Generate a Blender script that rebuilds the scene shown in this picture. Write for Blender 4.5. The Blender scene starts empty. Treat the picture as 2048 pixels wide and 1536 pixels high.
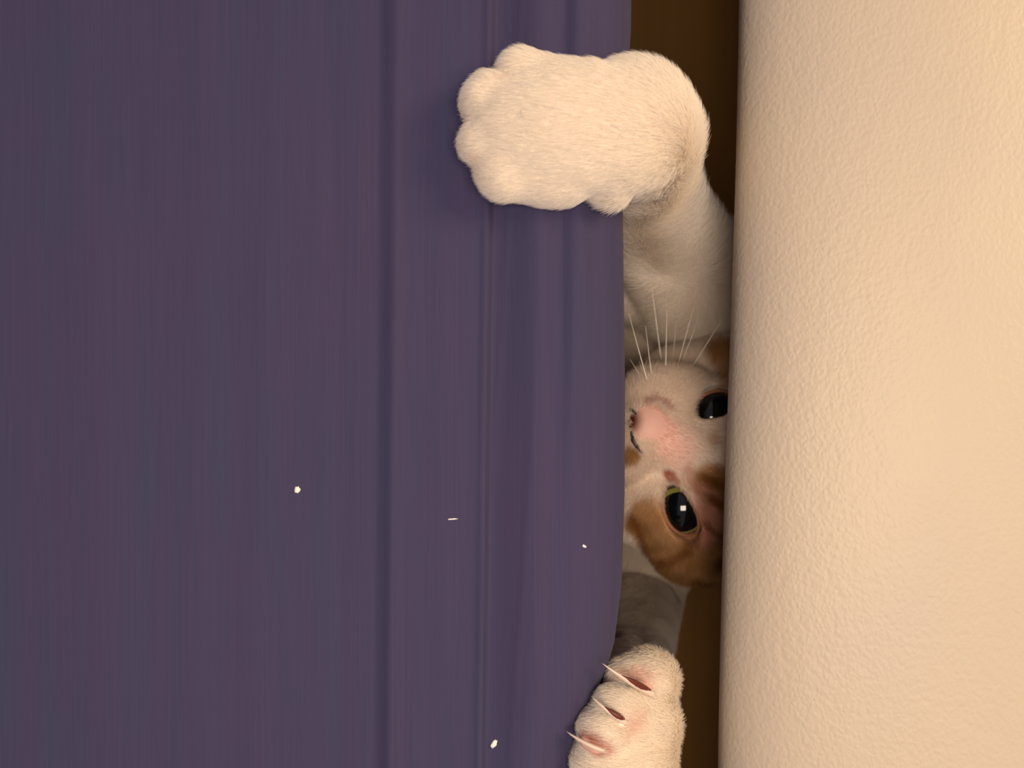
import bpy, math, random
import numpy as np
import openvdb
from mathutils import Vector
from mathutils.bvhtree import BVHTree

random.seed(7)
rng = np.random.default_rng(7)
C = bpy.context.scene.collection
sc = bpy.context.scene

# ------------------------------------------------------------------ camera, world, lights, exposure
CAM_H = 0.20          # the camera looks straight down into the gap, 20 cm above the mattress top
cam_d = bpy.data.cameras.new('camera')
cam_d.sensor_width = 36.0
cam_d.lens = 36.0 * 1600 / 2048
cam_d.clip_start = 0.01
cam_d.clip_end = 20
cam_d.dof.use_dof = True
cam_d.dof.focus_distance = 0.215
cam_d.dof.aperture_fstop = 13.0
cam = bpy.data.objects.new('camera', cam_d)
cam.location = (0, 0, CAM_H)
C.objects.link(cam)
sc.camera = cam

sc.view_settings.view_transform = 'Standard'
sc.view_settings.look = 'None'
sc.view_settings.gamma = 1
sc.view_settings.use_curve_mapping = False
sc.view_settings.exposure = 0.0

w = bpy.data.worlds.new('world')
sc.world = w
w.use_nodes = True
w.node_tree.nodes['Background'].inputs[0].default_value = (0.86, 0.84, 1.0, 1)
w.node_tree.nodes['Background'].inputs[1].default_value = 0.27


def area(name, loc, target, size, power, col):
    d = bpy.data.lights.new(name, 'AREA')
    d.shape = 'RECTANGLE'
    d.size, d.size_y = size
    d.energy = power
    d.color = col
    o = bpy.data.objects.new(name, d)
    o.location = loc
    o.rotation_euler = (Vector(target) - Vector(loc)).to_track_quat('-Z', 'Y').to_euler()
    C.objects.link(o)
    return o


area('ceiling_lamp', (0.045, -0.07, 0.55), (0.04, 0.0, -0.05), (0.34, 0.20), 3.8, (1.0, 0.83, 0.66))
area('warm_side_lamp', (0.60, 0.22, 0.50), (0.10, 0.0, 0.0), (0.30, 0.30), 4.6, (1.0, 0.77, 0.43))


def P(px, py, z):
    """world point on the plane at height z that the photograph shows at (px, py)"""
    d = (CAM_H - z) / 1600.0
    return np.array([(px - 1024) * d, (768 - py) * d, z])


# ------------------------------------------------------------------ helpers
def link(name, data, parent=None, mat=None, smooth=True):
    o = bpy.data.objects.new(name, data)
    C.objects.link(o)
    if parent is not None:
        o.parent = parent
    if mat is not None:
        data.materials.append(mat)
    if smooth and hasattr(data, 'polygons'):
        data.polygons.foreach_set('use_smooth', [True] * len(data.polygons))
    return o


def tag(o, label=None, cat=None, group=None, kind=None):
    for k, v in (('label', label), ('category', cat), ('group', group), ('kind', kind)):
        if v:
            o[k] = v
    return o


def mesh(name, verts, faces):
    m = bpy.data.meshes.new(name)
    m.from_pydata([tuple(v) for v in verts], [], faces)
    m.update()
    return m


def grid_mesh(name, A, closed_u=False):
    """A: (nu, nv, 3) array of points"""
    nu, nv = A.shape[:2]
    i = np.arange(nu * nv).reshape(nu, nv)
    if closed_u:
        a = i; b = np.roll(i, -1, 0)
        q = np.stack([a[:, :-1], b[:, :-1], b[:, 1:], a[:, 1:]], -1).reshape(-1, 4)
    else:
        q = np.stack([i[:-1, :-1], i[1:, :-1], i[1:, 1:], i[:-1, 1:]], -1).reshape(-1, 4)
    return mesh(name, A.reshape(-1, 3), q.tolist())


def tube(name, pts, radii, seg=8, flat=1.0, flat_axis=None):
    """closed tapering tube along pts"""
    pts = np.asarray(pts, float)
    n = len(pts)
    T = np.gradient(pts, axis=0)
    T /= np.linalg.norm(T, axis=1)[:, None] + 1e-12
    up = np.array([0.3, 0.2, 0.93]) if flat_axis is None else np.asarray(flat_axis, float)
    V = []
    for p, t, r in zip(pts, T, radii):
        s = np.cross(t, up); s /= np.linalg.norm(s) + 1e-12
        u = np.cross(s, t)
        for k in range(seg):
            a = 2 * math.pi * k / seg
            V.append(p + r * (flat * math.cos(a) * s + math.sin(a) * u))
    F = []
    for i in range(n - 1):
        for k in range(seg):
            k2 = (k + 1) % seg
            F.append((i * seg + k, i * seg + k2, (i + 1) * seg + k2, (i + 1) * seg + k))
    F.append(tuple(range(seg - 1, -1, -1)))
    F.append(tuple((n - 1) * seg + k for k in range(seg)))
    return mesh(name, V, F)


def nodes_mat(name, base=(0.5, 0.5, 0.5), rough=0.6, spec=0.3):
    m = bpy.data.materials.new(name)
    m.use_nodes = True
    nt = m.node_tree
    b = nt.nodes['Principled BSDF']
    b.inputs['Base Color'].default_value = (*base, 1)
    b.inputs['Roughness'].default_value = rough
    b.inputs['Specular IOR Level'].default_value = spec
    return m, nt, b


def N(nt, typ, **kw):
    n = nt.nodes.new(typ)
    for k, v in kw.items():
        if k.startswith('i_'):
            n.inputs[k[2:]].default_value = v
        else:
            setattr(n, k, v)
    return n


def math_node(nt, op, a, b=None):
    n = N(nt, 'ShaderNodeMath', operation=op)
    for i, x in enumerate((a, b)):
        if x is None:
            continue
        if isinstance(x, (int, float)):
            n.inputs[i].default_value = x
        else:
            nt.links.new(x, n.inputs[i])
    return n.outputs[0]


def obj_coords(nt, scale):
    tc = N(nt, 'ShaderNodeTexCoord')
    mp = N(nt, 'ShaderNodeMapping')
    mp.inputs['Scale'].default_value = scale
    nt.links.new(tc.outputs['Object'], mp.inputs['Vector'])
    return mp.outputs[0]


def ramp(nt, fac, stops):
    r = N(nt, 'ShaderNodeValToRGB')
    e = r.color_ramp.elements
    while len(e) < len(stops):
        e.new(0.5)
    for el, (p, c) in zip(e, stops):
        el.position = p
        el.color = (*c, 1)
    nt.links.new(fac, r.inputs[0])
    return r.outputs[0]


# ------------------------------------------------------------------ materials
# woven cotton
m_sheet, nt, b = nodes_mat('dark_purple_cotton', rough=0.85, spec=0.15)
n1 = N(nt, 'ShaderNodeTexNoise', i_Scale=1.0, i_Detail=3.0)
nt.links.new(obj_coords(nt, (170, 9, 30)), n1.inputs['Vector'])
n2 = N(nt, 'ShaderNodeTexNoise', i_Scale=1.0, i_Detail=2.0)
nt.links.new(obj_coords(nt, (22, 14, 10)), n2.inputs['Vector'])
mx = math_node(nt, 'ADD', math_node(nt, 'MULTIPLY', n1.outputs[0], 0.55), math_node(nt, 'MULTIPLY', n2.outputs[0], 0.45))
col = ramp(nt, mx, [(0.3, (0.036, 0.036, 0.079)), (0.5, (0.041, 0.034, 0.079)), (0.7, (0.046, 0.034, 0.078))])
nt.links.new(col, b.inputs['Base Color'])
n0 = N(nt, 'ShaderNodeTexNoise', i_Scale=1.0, i_Detail=3.0)
nt.links.new(obj_coords(nt, (1500, 26, 60)), n0.inputs['Vector'])
hs = N(nt, 'ShaderNodeHueSaturation')
nt.links.new(math_node(nt, 'ADD', math_node(nt, 'MULTIPLY', n0.outputs[0], 0.22), 0.89), hs.inputs['Value'])
nt.links.new(col, hs.inputs['Color'])
nt.links.new(hs.outputs[0], b.inputs['Base Color'])
wx = N(nt, 'ShaderNodeTexWave', wave_type='BANDS', bands_direction='X', i_Scale=620.0, i_Distortion=0.6, i_Detail=1.0)
nt.links.new(obj_coords(nt, (1, 1, 1)), wx.inputs['Vector'])
wy = N(nt, 'ShaderNodeTexWave', wave_type='BANDS', bands_direction='Y', i_Scale=620.0, i_Distortion=0.6, i_Detail=1.0)
nt.links.new(obj_coords(nt, (1, 1, 1)), wy.inputs['Vector'])
slub = N(nt, 'ShaderNodeTexNoise', i_Scale=1.0, i_Detail=2.0)
nt.links.new(obj_coords(nt, (900, 60, 60)), slub.inputs['Vector'])
h = math_node(nt, 'ADD', math_node(nt, 'MULTIPLY', wx.outputs[1], wy.outputs[1]), math_node(nt, 'MULTIPLY', slub.outputs[0], 1.2))
bp = N(nt, 'ShaderNodeBump', i_Strength=0.35, i_Distance=0.00012)
nt.links.new(h, bp.inputs['Height'])
nt.links.new(bp.outputs[0], b.inputs['Normal'])
b.inputs['Sheen Weight'].default_value = 0.04
b.inputs['Sheen Roughness'].default_value = 0.5

# pebbled cream leather
m_leather, nt, b = nodes_mat('cream_leather', base=(0.80, 0.66, 0.50), rough=0.5, spec=0.35)
v1 = N(nt, 'ShaderNodeTexVoronoi', feature='SMOOTH_F1', i_Scale=1.0, i_Smoothness=0.6)
mp_src = obj_coords(nt, (960, 720, 760))
warp = N(nt, 'ShaderNodeTexNoise', i_Scale=0.6, i_Detail=2.0)
nt.links.new(mp_src, warp.inputs['Vector'])
addv = N(nt, 'ShaderNodeVectorMath', operation='MULTIPLY_ADD')
nt.links.new(warp.outputs[1], addv.inputs[0])
addv.inputs[1].default_value = (1.4, 1.4, 1.4)
nt.links.new(mp_src, addv.inputs[2])
nt.links.new(addv.outputs[0], v1.inputs['Vector'])
n3 = N(nt, 'ShaderNodeTexNoise', i_Scale=1.0, i_Detail=4.0)
nt.links.new(obj_coords(nt, (210, 120, 160)), n3.inputs['Vector'])
h = math_node(nt, 'ADD', math_node(nt, 'MULTIPLY', v1.outputs[0], -1.0), math_node(nt, 'MULTIPLY', n3.outputs[0], 1.6))
bp = N(nt, 'ShaderNodeBump', i_Strength=0.42, i_Distance=0.00026)
nt.links.new(h, bp.inputs['Height'])
nt.links.new(bp.outputs[0], b.inputs['Normal'])
n4 = N(nt, 'ShaderNodeTexNoise', i_Scale=1.0, i_Detail=2.0)
nt.links.new(obj_coords(nt, (18, 10, 12)), n4.inputs['Vector'])
col = ramp(nt, n4.outputs[0], [(0.35, (0.415, 0.34, 0.275)), (0.65, (0.445, 0.36, 0.275))])
nt.links.new(col, b.inputs['Base Color'])

m_base, nt, b = nodes_mat('dark_brown_base_fabric', base=(0.50, 0.30, 0.10), rough=0.9)
m_floor, nt, b = nodes_mat('brown_wood_floor', base=(0.25, 0.15, 0.06), rough=0.55)
n5 = N(nt, 'ShaderNodeTexNoise', i_Scale=1.0, i_Detail=4.0)
nt.links.new(obj_coords(nt, (60, 4, 10)), n5.inputs['Vector'])
nt.links.new(ramp(nt, n5.outputs[0], [(0.3, (0.34, 0.17, 0.045)), (0.7, (0.40, 0.205, 0.055))]), b.inputs['Base Color'])

# skin under the fur and the fur itself: colour comes from the coat pattern stored on the geometry
m_skin, nt, b = nodes_mat('kitten_coat_skin', rough=0.8, spec=0.1)
at = N(nt, 'ShaderNodeAttribute', attribute_name='coat')
nt.links.new(at.outputs['Color'], b.inputs['Base Color'])
m_fur = bpy.data.materials.new('kitten_fur')
m_fur.use_nodes = True
nt = m_fur.node_tree
nt.nodes.clear()
out = N(nt, 'ShaderNodeOutputMaterial')
at = N(nt, 'ShaderNodeAttribute', attribute_name='coat')
df = N(nt, 'ShaderNodeBsdfDiffuse')
tr = N(nt, 'ShaderNodeBsdfTranslucent')
mxs = N(nt, 'ShaderNodeMixShader'); mxs.inputs[0].default_value = 0.45
nt.links.new(at.outputs['Color'], df.inputs[0]); nt.links.new(at.outputs['Color'], tr.inputs[0])
nt.links.new(df.outputs[0], mxs.inputs[1]); nt.links.new(tr.outputs[0], mxs.inputs[2])
nt.links.new(mxs.outputs[0], out.inputs[0])

m_pupil, _, b = nodes_mat('black_pupil', base=(0.002, 0.003, 0.004), rough=0.04, spec=0.6)
m_iris, nt, b = nodes_mat('olive_green_iris', base=(0.20, 0.21, 0.05), rough=0.08, spec=0.6)
m_ball, _, b = nodes_mat('dark_eyeball', base=(0.03, 0.02, 0.012), rough=0.1, spec=0.5)
m_lid, _, b = nodes_mat('dark_pink_eyelid_skin', base=(0.30, 0.13, 0.075), rough=0.5)
m_caruncle, _, b = nodes_mat('red_brown_tear_duct', base=(0.42, 0.14, 0.07), rough=0.4)
m_nose, nt, b = nodes_mat('pink_nose_leather', rough=0.55, spec=0.25)
at = N(nt, 'ShaderNodeAttribute', attribute_name='coat')
nt.links.new(at.outputs['Color'], b.inputs['Base Color'])
m_nostril, _, b = nodes_mat('dark_nostril', base=(0.02, 0.006, 0.004), rough=0.7)
m_claw, _, b = nodes_mat('translucent_horn_claw', base=(0.58, 0.46, 0.38), rough=0.35, spec=0.5)
b.inputs['Subsurface Weight'].default_value = 0.0
m_quick, _, b = nodes_mat('dark_red_claw_quick', base=(0.10, 0.018, 0.012), rough=0.4)
m_sheath, _, b = nodes_mat('pink_claw_sheath_skin', base=(0.58, 0.32, 0.26), rough=0.75)
m_whisker, _, b = nodes_mat('white_whisker', base=(0.85, 0.8, 0.72), rough=0.4)
m_lint, _, b = nodes_mat('pale_lint', base=(0.75, 0.68, 0.62), rough=0.9)

# ------------------------------------------------------------------ setting
FLOOR_Z = -0.33
fl = link('floor', grid_mesh('floor', np.array([[(x, y, FLOOR_Z) for y in (-1.6, 1.6)] for x in (-1.6, 1.6)], float)), None, m_floor)
tag(fl, 'brown floor at the bottom of the dark gap', 'floor', kind='structure')

# ------------------------------------------------------------------ mattress with its sheet
def edge_x(y):
    """x of the mattress' rounded edge along the gap"""
    pts = [(-1.0, 0.0165), (-0.105, 0.0175), (-0.088, 0.0225), (-0.070, 0.0280), (-0.054, 0.0300), (-0.03, 0.0308),
           (0.0, 0.0309), (0.03, 0.0305), (0.06, 0.0302), (0.096, 0.0325), (0.2, 0.034), (1.0, 0.034)]
    ys, xs = zip(*pts)
    return np.interp(y, ys, xs)


ysheet = np.concatenate([np.linspace(-0.9, -0.13, 30), np.linspace(-0.125, 0.125, 251), np.linspace(0.13, 0.9, 30)])
RB = 0.022
top_x = np.concatenate([np.linspace(-0.95, -0.16, 40), np.linspace(-0.155, 0.0, 520)])


def smooth_step(a, b, x):
    t = np.clip((x - a) / (b - a), 0, 1)
    return t * t * (3 - 2 * t)


def sheet_height(x, y):
    """raised creases and folded bands of the sheet, all running along the mattress edge"""
    z = np.zeros(np.broadcast(x, y).shape)
    # crease A (photo x ~ 790): the sheet dips before it and rises into a rounded ridge
    xa = -0.0292 + 0.0006 * np.sin(y * 14)
    xb = -0.0064 + 0.0135 * y
    z += 0.0018 * smooth_step(xa - 0.0050, xa - .0002, x) - 0.0007 * smooth_step(xa, xa + 0.003, x) - 0.0006 * smooth_step(xa + .002, xb - .002, x)
    # folded band between the creases ends in a soft valley (photo x ~ 985 to 960), the cloth climbs again beyond it
    z += 0.0006 * np.exp(-((x - xb + 0.0006) / 0.0012) ** 2)
    z -= 0.0018 * smooth_step(xb - 0.0002, xb + 0.0014, x)
    z += 0.0032 * smooth_step(xb + 0.0010, xb + 0.0125, x)
    z += 0.0004 * np.exp(-((x - xb + 0.0225) / 0.0016) ** 2)
    # softer rolls near the edge
    fade = smooth_step(-0.07, 0.05, y)
    z += fade * 0.0016 * np.exp(-((x - 0.0165 - 0.01 * y) / 0.0028) ** 2)
    z -= fade * 0.0014 * np.exp(-((x - 0.0115 - 0.01 * y) / 0.0024) ** 2)
    z += 0.0004 * np.exp(-((x - 0.0060) / 0.003) ** 2)
    # long faint pulls in the cloth
    for k, (x0, a, s) in enumerate([(-0.062, .00035, .004), (-0.083, .0003, .005), (-0.049, -.0003, .003), (-0.105, .0005, .008), (-0.018, -.00016, .0035), (-0.012, .00012, .002),
                                    (-0.002, .00012, .001), (0.002, .00014, .0012), (0.009, .00012, .001)]):
        z += a * np.exp(-((x - x0 - 0.006 * np.sin(y * (5 + k) + k)) / s) ** 2)
    return z


rows = []
for y in ysheet:
    e = float(edge_x(y))
    flat_end = e - RB
    xs = np.where(top_x < -0.10, top_x, -0.10 + (top_x + 0.10) * (flat_end + 0.10) / 0.10)
    z = sheet_height(xs, y)
    line = [(x, y, zz) for x, zz in zip(xs, z)]
    for k in range(1, 61):
        a = math.pi * k / 60
        xx = flat_end + RB * math.sin(a)
        wgt = max(0.0, math.cos(a)) 
        zz = -0.5 * RB * 1.15 * (1 - math.cos(a)) * 1.6
        zz += float(sheet_height(np.array(xx), np.array(y))) * wgt
        line.append((xx, y, zz))
    zb = line[-1][2]
    line += [(flat_end - 0.012, y, zb - 0.001), (flat_end - 0.05, y, zb - 0.002), (-0.95, y, zb - 0.002)]
    rows.append(line)
A = np.array(rows)
import bmesh


def closed_profile_mesh(name, A):
    """A: (rows along y, profile points, 3); the profile is closed and both ends capped with a fan"""
    nu, nv = A.shape[:2]
    i = np.arange(nu * nv).reshape(nu, nv)
    j = np.roll(i, -1, 1)
    q = np.stack([i[:-1], i[1:], j[1:], j[:-1]], -1).reshape(-1, 4).tolist()
    Vv = list(map(tuple, A.reshape(-1, 3)))
    for r_ in (0, nu - 1):
        Vv.append(tuple((A[r_].min(0) + A[r_].max(0)) / 2))
        c = len(Vv) - 1
        q += [(int(i[r_, k]), int(j[r_, k]), c) for k in range(nv)]
    me = mesh(name, Vv, q)
    bm = bmesh.new(); bm.from_mesh(me)
    bmesh.ops.recalc_face_normals(bm, faces=bm.faces)
    bm.to_mesh(me); bm.free()
    return me


sheet_me = closed_profile_mesh('sheet', A)
matt = bpy.data.objects.new('mattress', None)
matt.location = (-0.45, 0, -0.06)
C.objects.link(matt)
tag(matt, 'mattress under a dark purple-blue cotton sheet with long creases, its edge along the gap', 'mattress')
sh = link('bed_sheet', sheet_me, matt, m_sheet)
sh.location = (0.45, 0, 0.06)


def box(name, lo, hi, parent, mat, bev=0.004, off=(0, 0, 0)):
    bm = bmesh.new()
    bmesh.ops.create_cube(bm, size=1)
    for v in bm.verts:
        v.co = Vector([lo[i] + (v.co[i] + .5) * (hi[i] - lo[i]) - off[i] for i in range(3)])
    bmesh.ops.bevel(bm, geom=list(bm.edges), offset=bev, segments=3, affect='EDGES')
    me = bpy.data.meshes.new(name); bm.to_mesh(me); bm.free()
    return link(name, me, parent, mat, smooth=False)


MB = A[:, -1, 2].min()
bb = box('bed', (-0.95, -0.9, FLOOR_Z + 0.001), (-0.045, 0.9, MB - 0.002), None, m_base)
tag(bb, 'dark brown base under the purple mattress beside the gap', 'bed')

# ------------------------------------------------------------------ leather cushion
def leather_edge(y):
    # leans a little: photo x 1483 at the top, 1437 at the bottom
    return 0.0597 + 0.0235 * y + 0.0006 * np.sin(y * 22)


CA, CB = 0.070, 0.024
yl = np.concatenate([np.linspace(-0.9, -0.15, 24), np.linspace(-0.145, 0.145, 120), np.linspace(0.15, 0.9, 24)])
rows = []
for y in yl:
    e = float(leather_edge(y))
    line = []
    for k in range(0, 30):                                   # underside rolls inwards
        a = math.pi / 2 * (1 - k / 30)
        line.append((e + 0.020 * (1 - math.cos(a)), y, -0.018 - 0.020 * math.sin(a)))
    for k in range(0, 90):                                   # long soft shoulder
        a = math.pi / 2 * k / 89
        line.append((e + CA * (1 - math.cos(a)), y, -0.018 + CB * math.sin(a)))
    for t in np.linspace(0.03, 1, 40):
        line.append((e + CA + t * 0.55, y, -0.018 + CB - 0.01 * t * t))
    zb = line[0][2]
    line = [(e + CA + 0.55, y, zb - 0.002), (e + 0.05, y, zb - 0.001)] + line
    rows.append(line)
L = np.array(rows)
lm = closed_profile_mesh('cushion', L)
cu = link('sofa_cushion', lm, None, m_leather)
tag(cu, 'cream pebbled leather sofa cushion with a rounded edge along the gap', 'cushion')
LB = L[:, :, 2].min()
sb = box('sofa', (0.175, -0.9, FLOOR_Z + 0.001), (0.66, 0.9, LB - 0.002), None, m_base)
tag(sb, 'dark brown base under the cream leather cushion', 'sofa')

# ------------------------------------------------------------------ kitten body: one continuous surface
VOX = 0.0007
LO = np.array([-0.025, -0.125, FLOOR_Z])
HI = np.array([0.150, 0.100, 0.040])
SH = np.ceil((HI - LO) / VOX).astype(int)
D = np.full(SH, 0.02, np.float32)


def local(lo, hi):
    a = np.maximum(np.floor((lo - LO) / VOX).astype(int), 0)
    b_ = np.minimum(np.ceil((hi - LO) / VOX).astype(int) + 1, SH)
    ax = [(np.arange(a[i], b_[i]) * VOX + LO[i]).astype(np.float32) for i in range(3)]
    X = np.meshgrid(*ax, indexing='ij', sparse=True)
    return tuple(slice(a[i], b_[i]) for i in range(3)), X


def blend(sl, d, k, sub=False):
    c = D[sl]
    if sub:
        d = -d
        hh = np.clip(0.5 - 0.5 * (d - c) / k, 0, 1)
        D[sl] = d * (1 - hh) * 0 + (c * hh + d * (1 - hh) + k * hh * (1 - hh))
    else:
        hh = np.clip(0.5 + 0.5 * (c - d) / k, 0, 1)
        D[sl] = c * (1 - hh) + d * hh - k * hh * (1 - hh)


def frame_from(dirx, up=(0, 0, 1)):
    x = np.asarray(dirx, float); x = x / np.linalg.norm(x)
    z = np.asarray(up, float); z = z - x * z.dot(x); z /= np.linalg.norm(z)
    return np.stack([x, np.cross(z, x), z])


def ell(c, r, R=None, k=0.004, sub=False):
    """ellipsoid, radii r along the rows of R"""
    c = np.asarray(c, float); r = np.asarray(r, float) * np.ones(3)
    R = np.eye(3) if R is None else R
    ext = np.sqrt(((R * r[:, None]) ** 2).sum(0)) + k + 3 * VOX
    sl, X = local(c - ext, c + ext)
    q = [(X[0] - c[0]) * R[i, 0] + (X[1] - c[1]) * R[i, 1] + (X[2] - c[2]) * R[i, 2] for i in range(3)]
    k0 = np.sqrt(sum((q[i] / r[i]) ** 2 for i in range(3))) + 1e-6
    k1 = np.sqrt(sum((q[i] / r[i] ** 2) ** 2 for i in range(3))) + 1e-6
    d = (k0 * (k0 - 1) / k1).astype(np.float32)
    blend(sl, d, k, sub)


def cap(a, b_, ra, rb, k=0.004, sub=False):
    a = np.asarray(a, float); b_ = np.asarray(b_, float)
    m = max(ra, rb) + k + 3 * VOX
    sl, X = local(np.minimum(a, b_) - m, np.maximum(a, b_) + m)
    ba = b_ - a
    t = ((X[0] - a[0]) * ba[0] + (X[1] - a[1]) * ba[1] + (X[2] - a[2]) * ba[2]) / (ba @ ba)
    t = np.clip(t, 0, 1)
    d = np.sqrt((X[0] - a[0] - t * ba[0]) ** 2 + (X[1] - a[1] - t * ba[1]) ** 2 + (X[2] - a[2] - t * ba[2]) ** 2) - (ra + (rb - ra) * t)
    blend(sl, d.astype(np.float32), k, sub)


def chain(pts, radii, k=0.004):
    for i in range(len(pts) - 1):
        cap(pts[i], pts[i + 1], radii[i], radii[i + 1], k)


cm = 0.01
# head frame: HR towards the ear on the far side of the picture's top, HF out of the face, HU to the crown
HR = np.array([0.3729, 0.9266, -0.1131]); HR /= np.linalg.norm(HR)
HF = np.array([-0.3387, -0.0186, 1.0]); HF -= HR * HF.dot(HR); HF /= np.linalg.norm(HF)
HU = np.cross(HR, HF)
HM = np.stack([HR, HU, HF])
HC = np.array([0.0618, -0.0254, -0.0869])


def H(r, u, f):
    return HC + (HR * r + HU * u + HF * f) * cm


# torso, standing up on its hind legs in the gap
CH = P(1405, 585, -0.118)
chain([CH + (0.0, 0.0, 0.0), (0.066, 0.010, -0.175), (0.062, 0.0, -0.235), (0.062, -0.005, -0.272)], [.028, .036, .038, .036], .010)
cap(CH + (0, -.006, -0.035), HC + (0.004, 0.0, -0.03), .030, .022, .012)      # neck
ell(P(1335, 535, -0.102), (.028, .021, .024), None, .010)                 # chest ruff
# haunches, hind legs and feet on the floor, tail
for s in (-1, 1):
    ell((0.060 + .0, s * .026 - .004, -0.278), (.026, .018, .028), None, .010)
    cap((0.075, s * .030 - .004, -0.288), (0.040, s * .032 - .004, -0.312), .012, .009, .008)
    cap((0.045, s * .032 - .004, -0.321), (0.012, s * .033 - .004, -0.322), .0085, .0080, .006)
    for t in (-1.5, -.5, .5, 1.5):
        ell((0.006 , s * .033 - .004 + t * .0045, -0.3225), (.006, .0032, .0055), None, .002)
tail = [np.array((0.098 + .02 * math.sin(t * 1.2), -0.01 + .06 * t, -0.295 - .020 * min(t * 2, 1))) for t in np.linspace(0, 1, 8)]
chain(tail, list(np.linspace(.011, .006, 8)), .006)

# raised foreleg that carries the upper paw
W = P(1298, 288, -0.006)
SHD = P(1405, 600, -0.105)
chain([SHD, P(1335, 480, -0.068), P(1302, 400, -0.042), P(1296, 335, -0.022), W], [.0225, .0155, .0118, .0110, .0112], .0028)
# upper paw lying on the sheet
PZ = 0.0125
ell(P(1268, 265, 0.000), (.0142, .0136, .0125), None, .006)
ell(P(1208, 260, PZ - .003), (.0200, .0142, .0108), None, .006)
ell(P(1098, 256, PZ - .0028), (.0172, .0136, .0096), None, .006)
upper_toes = [((1190, 185), (1050, 150), .0060, .0052), ((1150, 225), (992, 206), .0066, .0066),
              ((1150, 285), (984, 285), .0066, .0062), ((1180, 318), (1022, 338), .0058, .0068)]
for (a, b_, ra, rb) in upper_toes:
    A_, B_ = P(*a, PZ - .0015), P(*b_, PZ - .0042)
    cap(A_, B_, ra, rb * .96, .0016)
    ell(B_, (rb * 1.12, rb, rb * .86), frame_from(B_ - A_), .0018)
ell(P(1110, 365, PZ - .006), (.0100, .0050, .0065), None, .003)            # ball of the outer side
cap(P(975, 170, PZ + .0035), P(1100, 147, PZ + .0062), .0009, .0004, .0024, sub=True)
cap(P(920, 246, PZ + .0025), P(1050, 232, PZ + .0072), .0009, .0004, .0020, sub=True)
cap(P(930, 322, PZ + .0025), P(1020, 300, PZ + .0068), .0008, .0004, .0020, sub=True)
ell(P(1225, 368, 0.004), (.0050, .0046, .0050), None, .003)               # dewclaw bump
ell(P(1258, 205, -0.003), (.011, .0085, .011), None, .006)

# lower foreleg and paw gripping the edge
W2 = P(1300, 1470, -0.030)
chain([np.array([.066, -.004, -.150]), P(1330, 1010, -0.145), P(1285, 1180, -0.140), P(1268, 1330, -0.085), P(1268, 1440, -0.032)], [.024, .022, .0155, .0108, .0110], .0030)
LZ = -0.004
ell(P(1268, 1480, LZ - .006), (.0098, .0145, .0105), None, .004)
ell(P(1298, 1358, LZ - .010), (.0074, .0070, .0085), None, .0020)          # upper toe lobe
ell(P(1262, 1358, LZ - .009), (.0064, .0050, .0066), None, .002)
ell(P(1298, 1445, LZ - .006), (.0078, .0074, .0085), None, .0025)           # second lobe
ell(P(1248, 1415, LZ - .001), (.0074, .0052, .0068), frame_from((-.9, .35, 0)), .0024)
ell(P(1213, 1462, LZ + .001), (.0070, .0064, .0076), frame_from((-.9, .2, 0)), .0026)
ell(P(1210, 1520, LZ + .000), (.0080, .0070, .0080), None, .0028)
ell(P(1262, 1535, LZ - .002), (.0105, .0110, .0095), None, .004)
cap(P(1222, 1342, LZ + .0065), P(1356, 1400, LZ + .0020), .0010, .0030, .0034, sub=True)
cap(P(1195, 1402, LZ + .0085), P(1262, 1452, LZ + .0095), .0008, .0006, .0024, sub=True)

# head
ell(H(0, .25, 0), (3.25 * cm, 2.85 * cm, 2.9 * cm), HM, .006)
for s in (-1, 1):
    ell(H(s * 2.0, -.8, .7), (1.45 * cm, 1.45 * cm, 1.6 * cm), HM, .010)    # cheek
    ell(H(s * 1.85, 1.25, 1.55), (1.3 * cm, .8 * cm, 1.0 * cm), HM, .008)    # brow
    ell(H(s * .78, -1.60, 2.85), (1.02 * cm, .80 * cm, .85 * cm), HM, .007)   # whisker pad
    ear = frame_from(HR * s * .55 + HU * .85, HF)
    ell(H(s * 2.3, 2.7, -.3), (2.2 * cm, 1.35 * cm, .75 * cm), ear, .006)
    ell(H(s * 2.45, 2.95, .25), (1.7 * cm, .85 * cm, .45 * cm), ear, .003, sub=True)
ell(P(1348, 788, -.0640), (.0130, .0085, .0100), None, .006)                  # full far cheek
ell(P(1378, 1085, -.0800), (.0135, .0130, .0150), None, .008)                 # near cheek under the ear
ell(P(1462, 745, -.0800), (.0120, .0110, .0130), None, .008)                  # far side of the head behind the cheek
cap(H(0, .75, 2.35), H(0, -1.0, 3.45), .0088, .0068, .009)                  # nose bridge
ell(H(0, -1.25, 3.55), (.62 * cm, .45 * cm, .50 * cm), HM, .004)          # nose
ell(H(0, -2.35, 2.35), (1.0 * cm, .70 * cm, .95 * cm), HM, .005)          # chin
cap(H(0, -2.2, 3.75), H(0, -1.6, 4.0), .0006, .0006, .0018, sub=True)       # philtrum
ER = .95 * cm
EYES = {}
for s in (-1, 1):
    EC = H(*((-1.80, .62, 1.70) if s < 0 else (1.32, .52, 1.84)))
    ED = HF * .90 + HR * s * .36 + HU * .12; ED /= np.linalg.norm(ED)
    ell(EC, ER + .0022, None, .006)                                        # lids
    # almond opening
    ax = HR * s + HU * .85; ax -= ED * ax.dot(ED); ax /= np.linalg.norm(ax)
    ay = np.cross(ED, ax)
    EYES[s] = (EC, ED, ax, ay)
    ell(EC, ER + .0002, None, .0006, sub=True)
    # lens-shaped cutter = two big overlapping ellipsoids approximated by a flat ellipsoid along the view axis
    ell(EC + ED * .9 * cm, (1.12 * cm, .54 * cm, 1.0 * cm), np.stack([ax, ay, ED]), .0010, sub=True)

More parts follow.
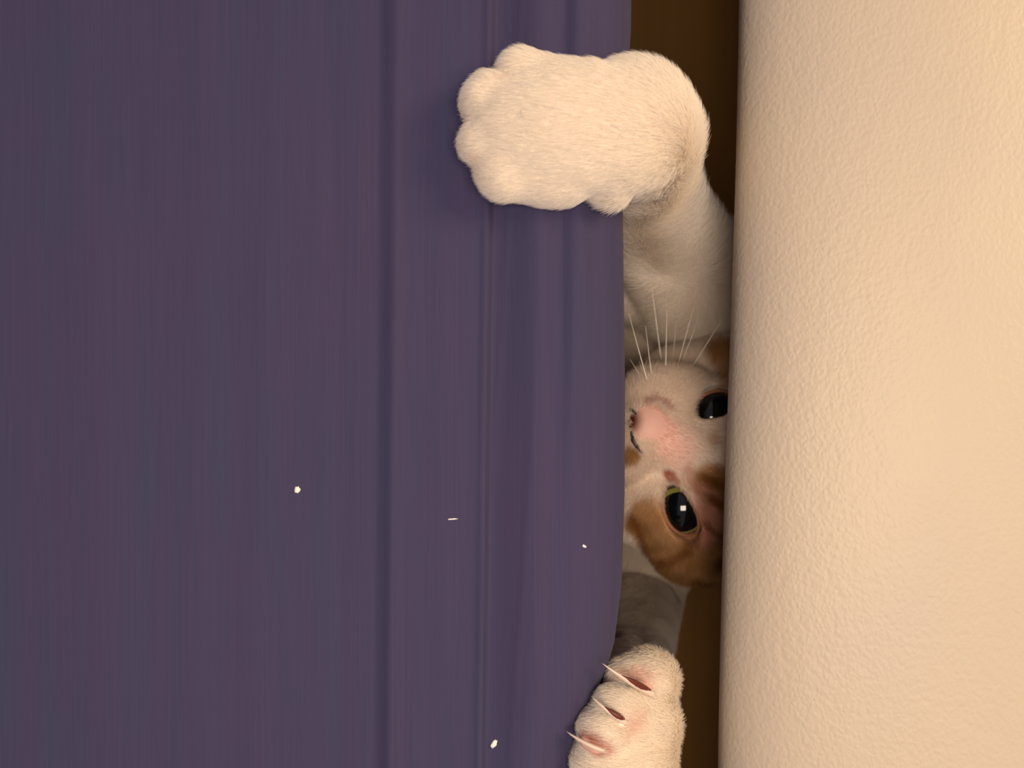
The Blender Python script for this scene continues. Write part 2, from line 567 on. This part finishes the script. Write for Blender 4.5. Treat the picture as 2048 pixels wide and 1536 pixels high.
g = openvdb.FloatGrid(0.02)
g.copyFromArray(D)
g.gridClass = openvdb.GridClass.LEVEL_SET
pts, quads = g.convertToQuads(0.0)
V = pts.astype(np.float64) * VOX + LO
V[:, 2] = np.maximum(V[:, 2], FLOOR_Z + 0.0006)
quads = quads[:, ::-1]
body_me = bpy.data.meshes.new('body')
body_me.vertices.add(len(V)); body_me.vertices.foreach_set('co', V.astype(np.float32).ravel())
body_me.loops.add(len(quads) * 4); body_me.loops.foreach_set('vertex_index', quads.astype(np.int32).ravel())
body_me.polygons.add(len(quads))
body_me.polygons.foreach_set('loop_start', np.arange(0, len(quads) * 4, 4, dtype=np.int32))
body_me.update(calc_edges=True)
bm = bmesh.new(); bm.from_mesh(body_me)
bmesh.ops.recalc_face_normals(bm, faces=bm.faces)
# keep only the largest connected shell
seen = set(); best = []
bm.verts.ensure_lookup_table()
for v0 in bm.verts:
    if v0.index in seen:
        continue
    st = [v0]; seen.add(v0.index); comp = [v0]
    while st:
        v = st.pop()
        for e in v.link_edges:
            o_ = e.other_vert(v)
            if o_.index not in seen:
                seen.add(o_.index); st.append(o_); comp.append(o_)
    if len(comp) > len(best):
        best = comp
bs = set(v.index for v in best)
dead = [v for v in bm.verts if v.index not in bs]
if dead:
    bmesh.ops.delete(bm, geom=dead, context='VERTS')
bmesh.ops.smooth_vert(bm, verts=bm.verts, factor=0.5, use_axis_x=True, use_axis_y=True, use_axis_z=True)
bm.to_mesh(body_me); bm.free()
print('body verts', len(body_me.vertices))

nV = len(body_me.vertices)
V = np.empty(nV * 3, np.float32); body_me.vertices.foreach_get('co', V); V = V.reshape(-1, 3).astype(float)
Q = np.empty(len(body_me.loops), np.int32); body_me.loops.foreach_get('vertex_index', Q); Q = Q.reshape(-1, 4)
VN = np.empty(nV * 3, np.float32); body_me.vertices.foreach_get('normal', VN); VN = VN.reshape(-1, 3).astype(float)
bvh = BVHTree.FromPolygons([Vector(v) for v in V], Q.tolist())


def surf(px, py):
    """point and normal of the kitten's surface in the direction of the photograph's pixel"""
    o = Vector((0, 0, CAM_H)); d = Vector(P(px, py, 0.0)) - o
    hit, nrm, _, _ = bvh.ray_cast(o, d.normalized())
    if hit is None:
        print('surf miss', px, py)
        return P(px, py, -0.05), np.array([0, 0, 1.0])
    n_ = np.array(nrm)
    if n_ @ np.array(d) > 0:
        n_ = -n_
    return np.array(hit), n_


# the paws press the sheet down where they rest on it
ns_ = len(sheet_me.vertices)
SV = np.empty(ns_ * 3, np.float32); sheet_me.vertices.foreach_get('co', SV); SV = SV.reshape(-1, 3)
for i in np.nonzero((SV[:, 0] > -0.03) & (np.abs(SV[:, 1]) < .13) & (SV[:, 2] > -.045))[0]:
    p_ = Vector(tuple(map(float, SV[i])))
    q_, n_, _, d_ = bvh.find_nearest(p_, .02)
    if q_ is None:
        continue
    inside = (p_ - q_).dot(n_) < 0
    if inside or d_ < .0008:
        t_ = q_ + n_ * .0008
        if inside and p_.x < .012:                       # on top of the mattress: only press down
            hit, _, _, _ = bvh.ray_cast(Vector((p_.x, p_.y, p_.z - .02)), Vector((0, 0, 1)), .03)
            t_ = Vector((p_.x, p_.y, (hit.z if hit else p_.z) - .0008))
        SV[i] = t_
sheet_me.vertices.foreach_set('co', SV.ravel())
sheet_me.update()

# ------------------------------------------------------------------ coat pattern
WHITE = np.array([0.95, 0.87, 0.78])
WHITE_FACE = np.array([0.86, 0.73, 0.61])
PINK = np.array([0.88, 0.61, 0.52])
ORANGE = np.array([0.47, 0.255, 0.105])
ORANGE_D = np.array([0.26, 0.095, 0.022])
ORANGE_L = np.array([0.62, 0.38, 0.19])
BROWN = np.array([0.15, 0.065, 0.018])
SKIN = np.array([0.60, 0.31, 0.22])
DARK = np.array([0.03, 0.015, 0.008])
# (photo x, y, radius in cm, colour, strength, softness)
SPOTS = [
    # orange side of the face below the near eye
    (1330, 1090, 0.95, ORANGE, 1, .45), (1300, 1040, .62, ORANGE, 1, .4), (1400, 1110, 1.1, ORANGE, 1, .35), (1285, 1010, .35, ORANGE_L, .9, .6),
    (1360, 1145, .9, ORANGE, 1, .3), (1430, 1060, .9, ORANGE, 1, .4), (1430, 1150, .8, ORANGE, 1, .3),
    (1420, 960, .55, ORANGE, 1, .4), (1440, 1000, .6, ORANGE, 1, .4),
    (1330, 1065, .52, ORANGE_L, .95, .7), (1345, 1105, .4, ORANGE_L, .6, .8), (1300, 1070, .25, ORANGE_L, .5, .8), (1350, 1125, .3, ORANGE_L, .5, .8),
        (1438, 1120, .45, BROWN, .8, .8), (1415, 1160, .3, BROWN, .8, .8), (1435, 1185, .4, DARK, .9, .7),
    (1275, 1040, .5, ORANGE, 1, .5), (1300, 1010, .45, ORANGE_L, .8, .6), (1260, 905, .38, ORANGE, 1, .6),
    (1335, 870, .5, PINK, .8, .9), (1355, 905, .45, PINK, .5, .9), (1375, 955, .35, SKIN, .5, .9),
    # bare pink skin round the eye
    (1400, 975, .40, SKIN, .8, .8), (1412, 1025, .62, SKIN, .95, .7), (1405, 1070, .5, SKIN, .9, .8), (1370, 1075, .3, SKIN, .5, .9), (1375, 935, .22, SKIN, .5, .8), (1425, 1050, .25, SKIN, .6, .8),
    (1336, 945, .20, np.array([.42, .12, .06]), .95, .8), (1348, 955, .14, np.array([.5, .2, .12]), .9, .8), (1365, 890, .6, PINK, .7, .9), (1330, 900, .5, PINK, .6, .9),
    # pink skin of the nose bridge
    (1320, 855, .42, PINK, 1, .8), (1345, 890, .40, PINK, .9, .8), (1370, 905, .35, PINK, .45, .8), (1300, 830, .28, PINK, 1, .7), (1345, 925, .3, PINK, .5, .8),
    # orange patches on the far cheek and beside the mouth
    (1450, 718, .60, ORANGE, 1, .5), (1450, 760, .45, ORANGE, .9, .6),
    (1012, 158, .14, np.array([.76, .54, .45]), .35, .9), (1032, 152, .14, np.array([.78, .55, .45]), .35, .9), (942, 244, .14, np.array([.80, .60, .51]), .5, .9), (966, 313, .14, np.array([.80, .60, .51]), .4, .9),  # reddish shading of the upper paw's toe grooves, painted into the coat
    (1196, 1488, .24, np.array([.62, .28, .22]), .95, .8), (1212, 1500, .26, np.array([.72, .38, .31]), .95, .8), (1178, 1482, .18, np.array([.66, .32, .26]), .8, .8),
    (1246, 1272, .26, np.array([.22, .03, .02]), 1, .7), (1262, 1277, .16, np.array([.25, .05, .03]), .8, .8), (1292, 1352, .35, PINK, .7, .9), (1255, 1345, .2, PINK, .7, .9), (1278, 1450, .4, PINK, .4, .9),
    (1262, 905, .26, ORANGE, 1, .5), (1425, 880, .25, ORANGE, .5, .9),
]

for path, r_, c_ in (([(1292, 812), (1306, 804), (1324, 808), (1338, 824)], .10, np.array([.5, .24, .20])),
                     ([(1272, 1030), (1282, 1062), (1296, 1096), (1316, 1116), (1340, 1114), (1362, 1098), (1372, 1086)], .20, ORANGE_D),
                     ([(1400, 952), (1422, 960), (1442, 972)], .20, ORANGE_D), ([(1408, 990), (1428, 1000), (1444, 1014)], .18, ORANGE_D),
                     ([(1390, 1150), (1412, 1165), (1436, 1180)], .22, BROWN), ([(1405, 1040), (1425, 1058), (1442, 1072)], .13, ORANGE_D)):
    for (ax_, ay_), (bx_, by_) in zip(path[:-1], path[1:]):
        n_ = max(2, int(math.hypot(bx_ - ax_, by_ - ay_) / 5))
        SPOTS += [(ax_ + (bx_ - ax_) * k / n_, ay_ + (by_ - ay_) * k / n_, r_, c_, .55, .9) for k in range(n_)]


def fvalue(p, f):
    """cheap smooth pseudo noise"""
    return (np.sin(p[:, 0] * f + 1.3 * np.sin(p[:, 1] * f * .7)) * np.sin(p[:, 1] * f * 1.1 + 1.7 * np.sin(p[:, 2] * f * .8)) * np.sin(p[:, 2] * f * .9 + 2.1 * np.sin(p[:, 0] * f * .6)))


SP = [(surf(x, y)[0], r * cm * (1.22 if r > .5 else 1.1), np.array(c), s, so) for (x, y, r, c, s, so) in SPOTS]


def coat(p, jitter=True):
    n_ = len(p)
    col = np.tile(WHITE, (n_, 1))
    # back, crown and ears are orange; the chest, legs and muzzle are white
    q = (p - HC) @ HM.T / cm
    back = smooth_step(1.2, 2.0, q[:, 1]) * (np.linalg.norm(q, axis=1) < 6)
    col = col * (1 - back[:, None]) + ORANGE * back[:, None]
    dorsal = smooth_step(.088, .098, p[:, 0]) * (p[:, 2] < -.11)
    col = col * (1 - dorsal[:, None]) + ORANGE * dorsal[:, None]
    face = np.exp(-(np.linalg.norm(q - np.array([0, -1, 3]), axis=1) / 3.2) ** 4)[:, None]
    col = col * (1 - face) + (col / WHITE * WHITE_FACE) * face
    pj = p + (np.stack([fvalue(p, 900), fvalue(p + .3, 900), fvalue(p + .7, 900)], 1) * .0006 if jitter else 0)
    for c, r, cc, s, so in SP:
        d = np.linalg.norm(pj - c, axis=1) / r
        wgt = s * (1 - smooth_step(1 - so, 1 + so * .35, d))
        if cc is ORANGE or cc[0] == ORANGE[0]:
            cc = cc * (1 + .30 * fvalue(p + .11, 420))[:, None]
        col = col * (1 - wgt[:, None]) + cc * wgt[:, None]
    return col


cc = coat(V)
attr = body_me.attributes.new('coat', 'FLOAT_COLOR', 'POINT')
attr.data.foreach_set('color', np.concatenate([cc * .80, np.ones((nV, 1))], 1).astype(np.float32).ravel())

kit = bpy.data.objects.new('kitten', None)
kit.location = (0.062, -0.005, FLOOR_Z)
C.objects.link(kit)
tag(kit, 'white and orange kitten in the gap, both front paws hooked over the purple mattress edge', 'kitten')
off = -np.array(kit.location)


def kpart(name, me, mat, parent=None, label=None, smooth=True):
    o = link(name, me, parent or kit, mat, smooth)
    if parent is None:
        o.location = off
    if label:
        o['label'] = label
    return o


kpart('body', body_me, m_skin)

# ------------------------------------------------------------------ eyes
def cap_mesh(name, c, d, ax, ay, r, a0, a1, rx=1.0, ry=1.0, nr=10, ns=40):
    """spherical cap (ring from angle a0 to a1) around direction d"""
    G = np.zeros((ns, nr, 3))
    for i in range(ns):
        t = 2 * math.pi * i / ns
        for j in range(nr):
            a = a0 + (a1 - a0) * j / (nr - 1)
            u, v = rx * math.sin(a) * math.cos(t), ry * math.sin(a) * math.sin(t)
            wz = math.sqrt(max(0, 1 - u * u - v * v))
            G[i, j] = c + r * (d * wz + ax * u + ay * v)
    return grid_mesh(name, G, closed_u=True)


for s in (-1, 1):
    EC, ED, ax, ay = EYES[s]
    bm = bmesh.new()
    bmesh.ops.create_uvsphere(bm, u_segments=40, v_segments=24, radius=ER)
    for v in bm.verts:
        v.co += Vector(EC)
    me = bpy.data.meshes.new('eye'); bm.to_mesh(me); bm.free()
    eye = kpart('eye', me, m_ball)
    kpart('iris', cap_mesh('iris', EC, ED, ax, ay, ER * 1.012, math.radians(30), math.radians(56)), m_iris, eye)
    kpart('pupil', cap_mesh('pupil', EC, ED, ax, ay, ER * 1.018, 0.0, math.radians(45)), m_pupil, eye)
    # eyelid rim: an almond on the eyeball
    L_ = []
    for i in range(48):
        t = 2 * math.pi * i / 48
        u = 0.97 * math.cos(t)
        v = (0.50 if math.sin(t) > 0 else 0.50) * abs(math.sin(t)) ** 1.25 * np.sign(math.sin(t))
        L_.append(EC + ER * 1.05 * (ax * u + ay * v + ED * math.sqrt(max(0.02, 1 - u * u - v * v))))
    ring = np.array(L_ + [L_[0], L_[1]])
    kpart('eyelid', tube('eyelid', ring, [.00065] * len(ring), 8, flat_axis=ED), m_lid, None, 'thin dark pink rim round the eye')

# ------------------------------------------------------------------ nose: bare leather pad lying on the muzzle
NP, NN = surf(1296, 846)


def on_nose(p):
    q = (p - NP) @ HM.T / cm
    return ((q[:, 0]) / (.66 + .10 * q[:, 1])) ** 2 + ((q[:, 1] + .05) / .75) ** 2 + (q[:, 2] / .9) ** 2


nf = np.nonzero(on_nose(V[Q].mean(1)) < 1)[0]
uid, inv = np.unique(Q[nf], return_inverse=True)
inv = inv.reshape(-1, 4)
nv = V[uid] + VN[uid] * (.00035 * np.clip((0.8 - on_nose(V[uid])) * 4, -1, 1))[:, None]
me = mesh('nose', nv, inv.tolist())
a_ = me.attributes.new('coat', 'FLOAT_COLOR', 'POINT')
ncol = np.tile(np.array([0.66, 0.375, 0.305]), (len(nv), 1))
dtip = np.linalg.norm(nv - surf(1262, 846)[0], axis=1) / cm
edge = smooth_step(.5, 1.0, on_nose(nv))[:, None]
ncol = ncol * (1 - edge) + coat(nv) * edge
ncol = ncol * smooth_step(.18, .60, dtip)[:, None] + np.array([.10, .018, .010]) * (1 - smooth_step(.18, .60, dtip))[:, None]  # shade on the front of the nose, painted in as dark red
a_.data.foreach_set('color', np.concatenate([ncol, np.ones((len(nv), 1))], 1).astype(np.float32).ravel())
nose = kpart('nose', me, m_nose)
for path in ([(1258, 822), (1262, 820), (1268, 823), (1273, 830)], [(1262, 862), (1266, 880), (1274, 893), (1284, 906)]):
    kpart('nostril', tube('nostril', [surf(*q)[0] + np.array([0, 0, .0002]) for q in path], [.0004, .0008, .0007, .0003], 8), m_nostril, nose)

# ------------------------------------------------------------------ whiskers
WH = [((1295, 765), (1258, 628), .9), ((1303, 752), (1291, 650), .55), ((1322, 727), (1301, 555), 1.0), ((1331, 738), (1334, 622), .8), ((1354, 732), (1388, 612), .85),
      ((1362, 728), (1398, 632), .5), ((1382, 735), (1446, 636), .75), ((1345, 715), (1352, 645), .35), ((1280, 750), (1260, 718), .4), ((1287, 745), (1278, 722), .35)]
for a, b_, s in WH:
    p0, n0 = surf(*a)
    if p0[2] < -0.09: p0 = P(*a, -0.062)
    p0 = p0 - n0 * .0006
    p3 = P(*b_, p0[2] + .014)
    mid = (p0 + p3) / 2 + np.array([-.0006, 0, .003])
    t = np.linspace(0, 1, 9)[:, None]
    c_ = (1 - t) ** 2 * p0 + 2 * t * (1 - t) * mid + t * t * p3
    kpart('whisker', tube('whisker', c_, list(np.linspace(.00018, .00003, 9) * (.6 + .5 * s)), 6), m_whisker)

# ------------------------------------------------------------------ claws of the lower paw
CL = [((1306, 1390), (1205, 1327), .0016, LZ + .004, True), ((1252, 1447), (1183, 1393), .0014, LZ + .0085, True), ((1214, 1504), (1132, 1462), .0014, LZ + .0085, False)]
for a, b_, r, z0, dark in CL:
    p0, n0 = surf(*a)
    p0 = p0 - np.array([0, 0, .0007])
    p3 = P(*b_, max(p0[2] - .0060, .0008))
    mid = (p0 * .45 + p3 * .55) + np.array([0, -.0004, .0022])
    t = np.linspace(0, 1, 12)[:, None]
    c_ = (1 - t) ** 2 * p0 + 2 * t * (1 - t) * mid + t * t * p3
    rr = r * (1 - t[:, 0] ** 1.6 * .95)
    cl = kpart('claw', tube('claw', c_, list(rr), 10, .6), m_claw)
    if dark:
        kpart('claw_quick', tube('claw_quick', c_[1:8] + np.array([0.0002, .0005, .0005]), list(rr[1:8] * np.array([.5, .7, .8, .8, .7, .45, .1])), 8, .8), m_quick, cl, 'dark red quick in the claw')
    q0 = p0 + (p0 - c_[3]) * .15
    sheath = np.array([q0 + (c_[4 if dark else 7] - q0) * k_ for k_ in np.linspace(0, 1, 7)])
    kpart('claw_sheath', tube('claw_sheath', sheath - np.array([0, .0002, .0012]), list(np.array([.3, .9, 1.15, 1.15, 1.0, .8, .4]) * r * (1.1 if dark else 1.35)), 12), m_sheath, cl, 'pink skin fold at the root of the claw')

# ------------------------------------------------------------------ fur
PA = V[Q]
ctr = PA.mean(1)
FN = np.cross(PA[:, 2] - PA[:, 0], PA[:, 3] - PA[:, 1])
area_ = np.linalg.norm(FN, axis=1) / 2
FN = FN / (2 * area_[:, None] + 1e-16)
FN *= np.sign((FN * VN[Q[:, 0]]).sum(1))[:, None]
# regions: centre, reach, comb direction, hair length, hairs per cm2, lift
toe_dir = np.array([-1, 0.0, -.25])
REG = [
    (P(1050, 250, .008), .016, (-1, 0, -.35), .0030, 3400, .22),
    (P(1200, 250, .012), .018, (-1, .05, -.1), .0040, 3000, .16),
    (P(1320, 250, 0), .014, (-.8, .5, .35), .0046, 2800, .30),
    (P(1370, 330, -.01), .014, (-.3, .4, .8), .0046, 2000, .35),
    (P(1340, 430, -.05), .020, (.2, .9, .5), .0060, 1500, .35),
    (P(1350, 600, -.09), .030, (-.2, .25, -.9), .0080, 1000, .18),
    (P(1250, 1400, 0), .012, (-.9, .4, -.2), .0018, 2800, .22),
    (P(1320, 1390, -.01), .010, (-.3, .3, .8), .0027, 2600, .4),
    (P(1290, 1500, 0), .014, (-.8, .2, .3), .0026, 2800, .3),
    (P(1310, 1200, -.11), .025, (-.3, -.8, .5), .0050, 900, .25),
    (H(0, 0, 3.2), .013, tuple(HU * 1.0 - HF * .4), .0010, 3600, .15),
    (H(-.8, -1.6, 3.4), .009, tuple(-HR - HF * .5 - HU * .2), .0020, 3400, .25),
    (H(.8, -1.6, 3.4), .009, tuple(HR - HF * .5 - HU * .2), .0030, 3400, .35),
    (H(-2.0, -.9, 1.6), .014, tuple(-HR - HF * .8 - HU * .1), .0030, 3000, .2),
    (H(2.0, -.9, 1.6), .014, tuple(HR - HF * .8 - HU * .1), .0036, 3000, .25),
    (H(-2, 1.5, 1.6), .013, tuple(HU - HF * .5 - HR * .4), .0022, 3000, .2),
    (H(2, 1.5, 1.6), .013, tuple(HU - HF * .5 + HR * .4), .0022, 2600, .2),
    (H(-3.2, 0, -.5), .02, tuple(-HF - HR * .3), .0050, 2000, .25),
    (H(0, -2.6, 1.5), .014, tuple(-HF - HU * .3), .0040, 2000, .25),
    (np.array([.062, 0, -.22]), .06, (0, 0, -1), .0070, 300, .2),
]


def region(p):
    W_ = np.stack([np.exp(-(np.linalg.norm(p - c, axis=1) / r) ** 2 * .8) + 1e-12 / (1e-4 + np.linalg.norm(p - c, axis=1)) for c, r, *_ in REG], 1)
    W_ /= W_.sum(1)[:, None]
    dirs = np.array([np.array(x[2], float) / np.linalg.norm(x[2]) for x in REG])
    return W_ @ dirs, W_ @ np.array([x[3] for x in REG]), W_ @ np.array([x[4] for x in REG]), W_ @ np.array([x[5] for x in REG])


gd, gl, gn, gf = region(ctr)
# no fur over the eyes, nose leather or claw roots
bald = np.zeros(len(ctr), bool)
for s in (-1, 1):
    EC, ED, ax, ay = EYES[s]
    q = ctr - EC
    bald |= (np.linalg.norm(q, axis=1) < ER * 1.03)
    u, v = q @ ax / (1.06 * cm), q @ ay / (.56 * cm)
    bald |= (u * u + v * v < 1) & (q @ ED > 0)
bald |= on_nose(ctr) < .28
for a, b_, r, z0, dark in CL:
    p0, _ = surf(*a)
    bald |= np.linalg.norm(ctr - p0, axis=1) < .0012
exp_n = area_ * 1e4 * gn
exp_n[bald] = 0
exp_n[ctr[:, 2] < -.15] *= .35
cnt = rng.poisson(exp_n)
idx = np.repeat(np.arange(len(ctr)), cnt)
M = len(idx)
print('hairs', M)
u, v = rng.random(M), rng.random(M)
A4 = PA[idx]
root = (A4[:, 0] * ((1 - u) * (1 - v))[:, None] + A4[:, 1] * (u * (1 - v))[:, None] + A4[:, 2] * (u * v)[:, None] + A4[:, 3] * ((1 - u) * v)[:, None])
nrm = FN[idx]
g_ = gd[idx] + np.stack([fvalue(root, 190), fvalue(root + .2, 190), fvalue(root + .5, 190)], 1) * .22 + rng.normal(0, .12, (M, 3))
g_ -= nrm * (g_ * nrm).sum(1)[:, None]
g_ /= np.linalg.norm(g_, axis=1)[:, None] + 1e-9
ln = gl[idx] * rng.uniform(.6, 1.35, M)
lift = gf[idx] * rng.uniform(.6, 2.0, M)
K = 5
pos = np.zeros((M, K, 3))
for j in range(K):
    t = j / (K - 1)
    pos[:, j] = root + (g_ * (t * ln)[:, None]) + nrm * (ln * lift * (t * 1.7 - t * t * .9))[:, None] - nrm * .0002
hc = bpy.data.hair_curves.new('fur')
hc.add_curves([K] * M)
hc.position_data.foreach_set('vector', pos.astype(np.float32).ravel())
rad = np.tile(np.array([.000036, .000034, .000030, .000020, .000006]), M)
ra = hc.attributes.get('radius') or hc.attributes.new('radius', 'FLOAT', 'POINT')
ra.data.foreach_set('value', rad.astype(np.float32))
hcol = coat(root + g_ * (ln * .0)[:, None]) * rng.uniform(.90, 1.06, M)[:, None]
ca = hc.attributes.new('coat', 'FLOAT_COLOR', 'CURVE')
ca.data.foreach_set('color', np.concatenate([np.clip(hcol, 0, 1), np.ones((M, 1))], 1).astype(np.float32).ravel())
hc.materials.append(m_fur)
fur = bpy.data.objects.new('fur', hc)
C.objects.link(fur)
fur.parent = kit
fur.location = off
fur['kind'] = 'stuff'

# ------------------------------------------------------------------ specks of lint on the sheet
sheet_bvh = BVHTree.FromPolygons([v.co.copy() for v in sheet_me.vertices], [tuple(p.vertices) for p in sheet_me.polygons])
LINT = [((595, 979), (.0007, .0008), 0, 'round pale speck of lint on the wide flat part of the purple sheet'),
        ((988, 1487), (.0006, .0011), -.5, 'pale oval speck of lint on the sheet beside the clawed paw'),
        ((1168, 1092), (.0006, .0003), -.5, 'tiny white speck of lint near the sheet edge, level with the kitten\'s eye'),
        ((905, 1038), (.0012, .00016), .05, 'faint short thread on the folded band of the sheet')]
for (a, (rx, ry), rot, lab) in LINT:
    o_ = Vector((0, 0, CAM_H)); d_ = Vector(P(*a, 0.0)) - o_
    hit, _, _, _ = sheet_bvh.ray_cast(o_, d_.normalized())
    bm = bmesh.new()
    bmesh.ops.create_icosphere(bm, subdivisions=3, radius=1)
    for v in bm.verts:
        c0 = v.co.copy()
        k_ = 1 + .28 * math.sin(c0.x * 7 + c0.y * 5) * math.cos(c0.y * 6 + c0.z * 4)
        v.co = Vector((c0.x * rx * k_, c0.y * ry * k_, c0.z * min(rx, ry) * .45 * k_))
    me = bpy.data.meshes.new('lint'); bm.to_mesh(me); bm.free()
    o = link('lint', me, None, m_lint)
    o.location = hit + Vector((0, 0, min(rx, ry) * .40))
    o.rotation_euler = (0, 0, rot)
    tag(o, lab, 'lint', 'lint specks on the sheet')
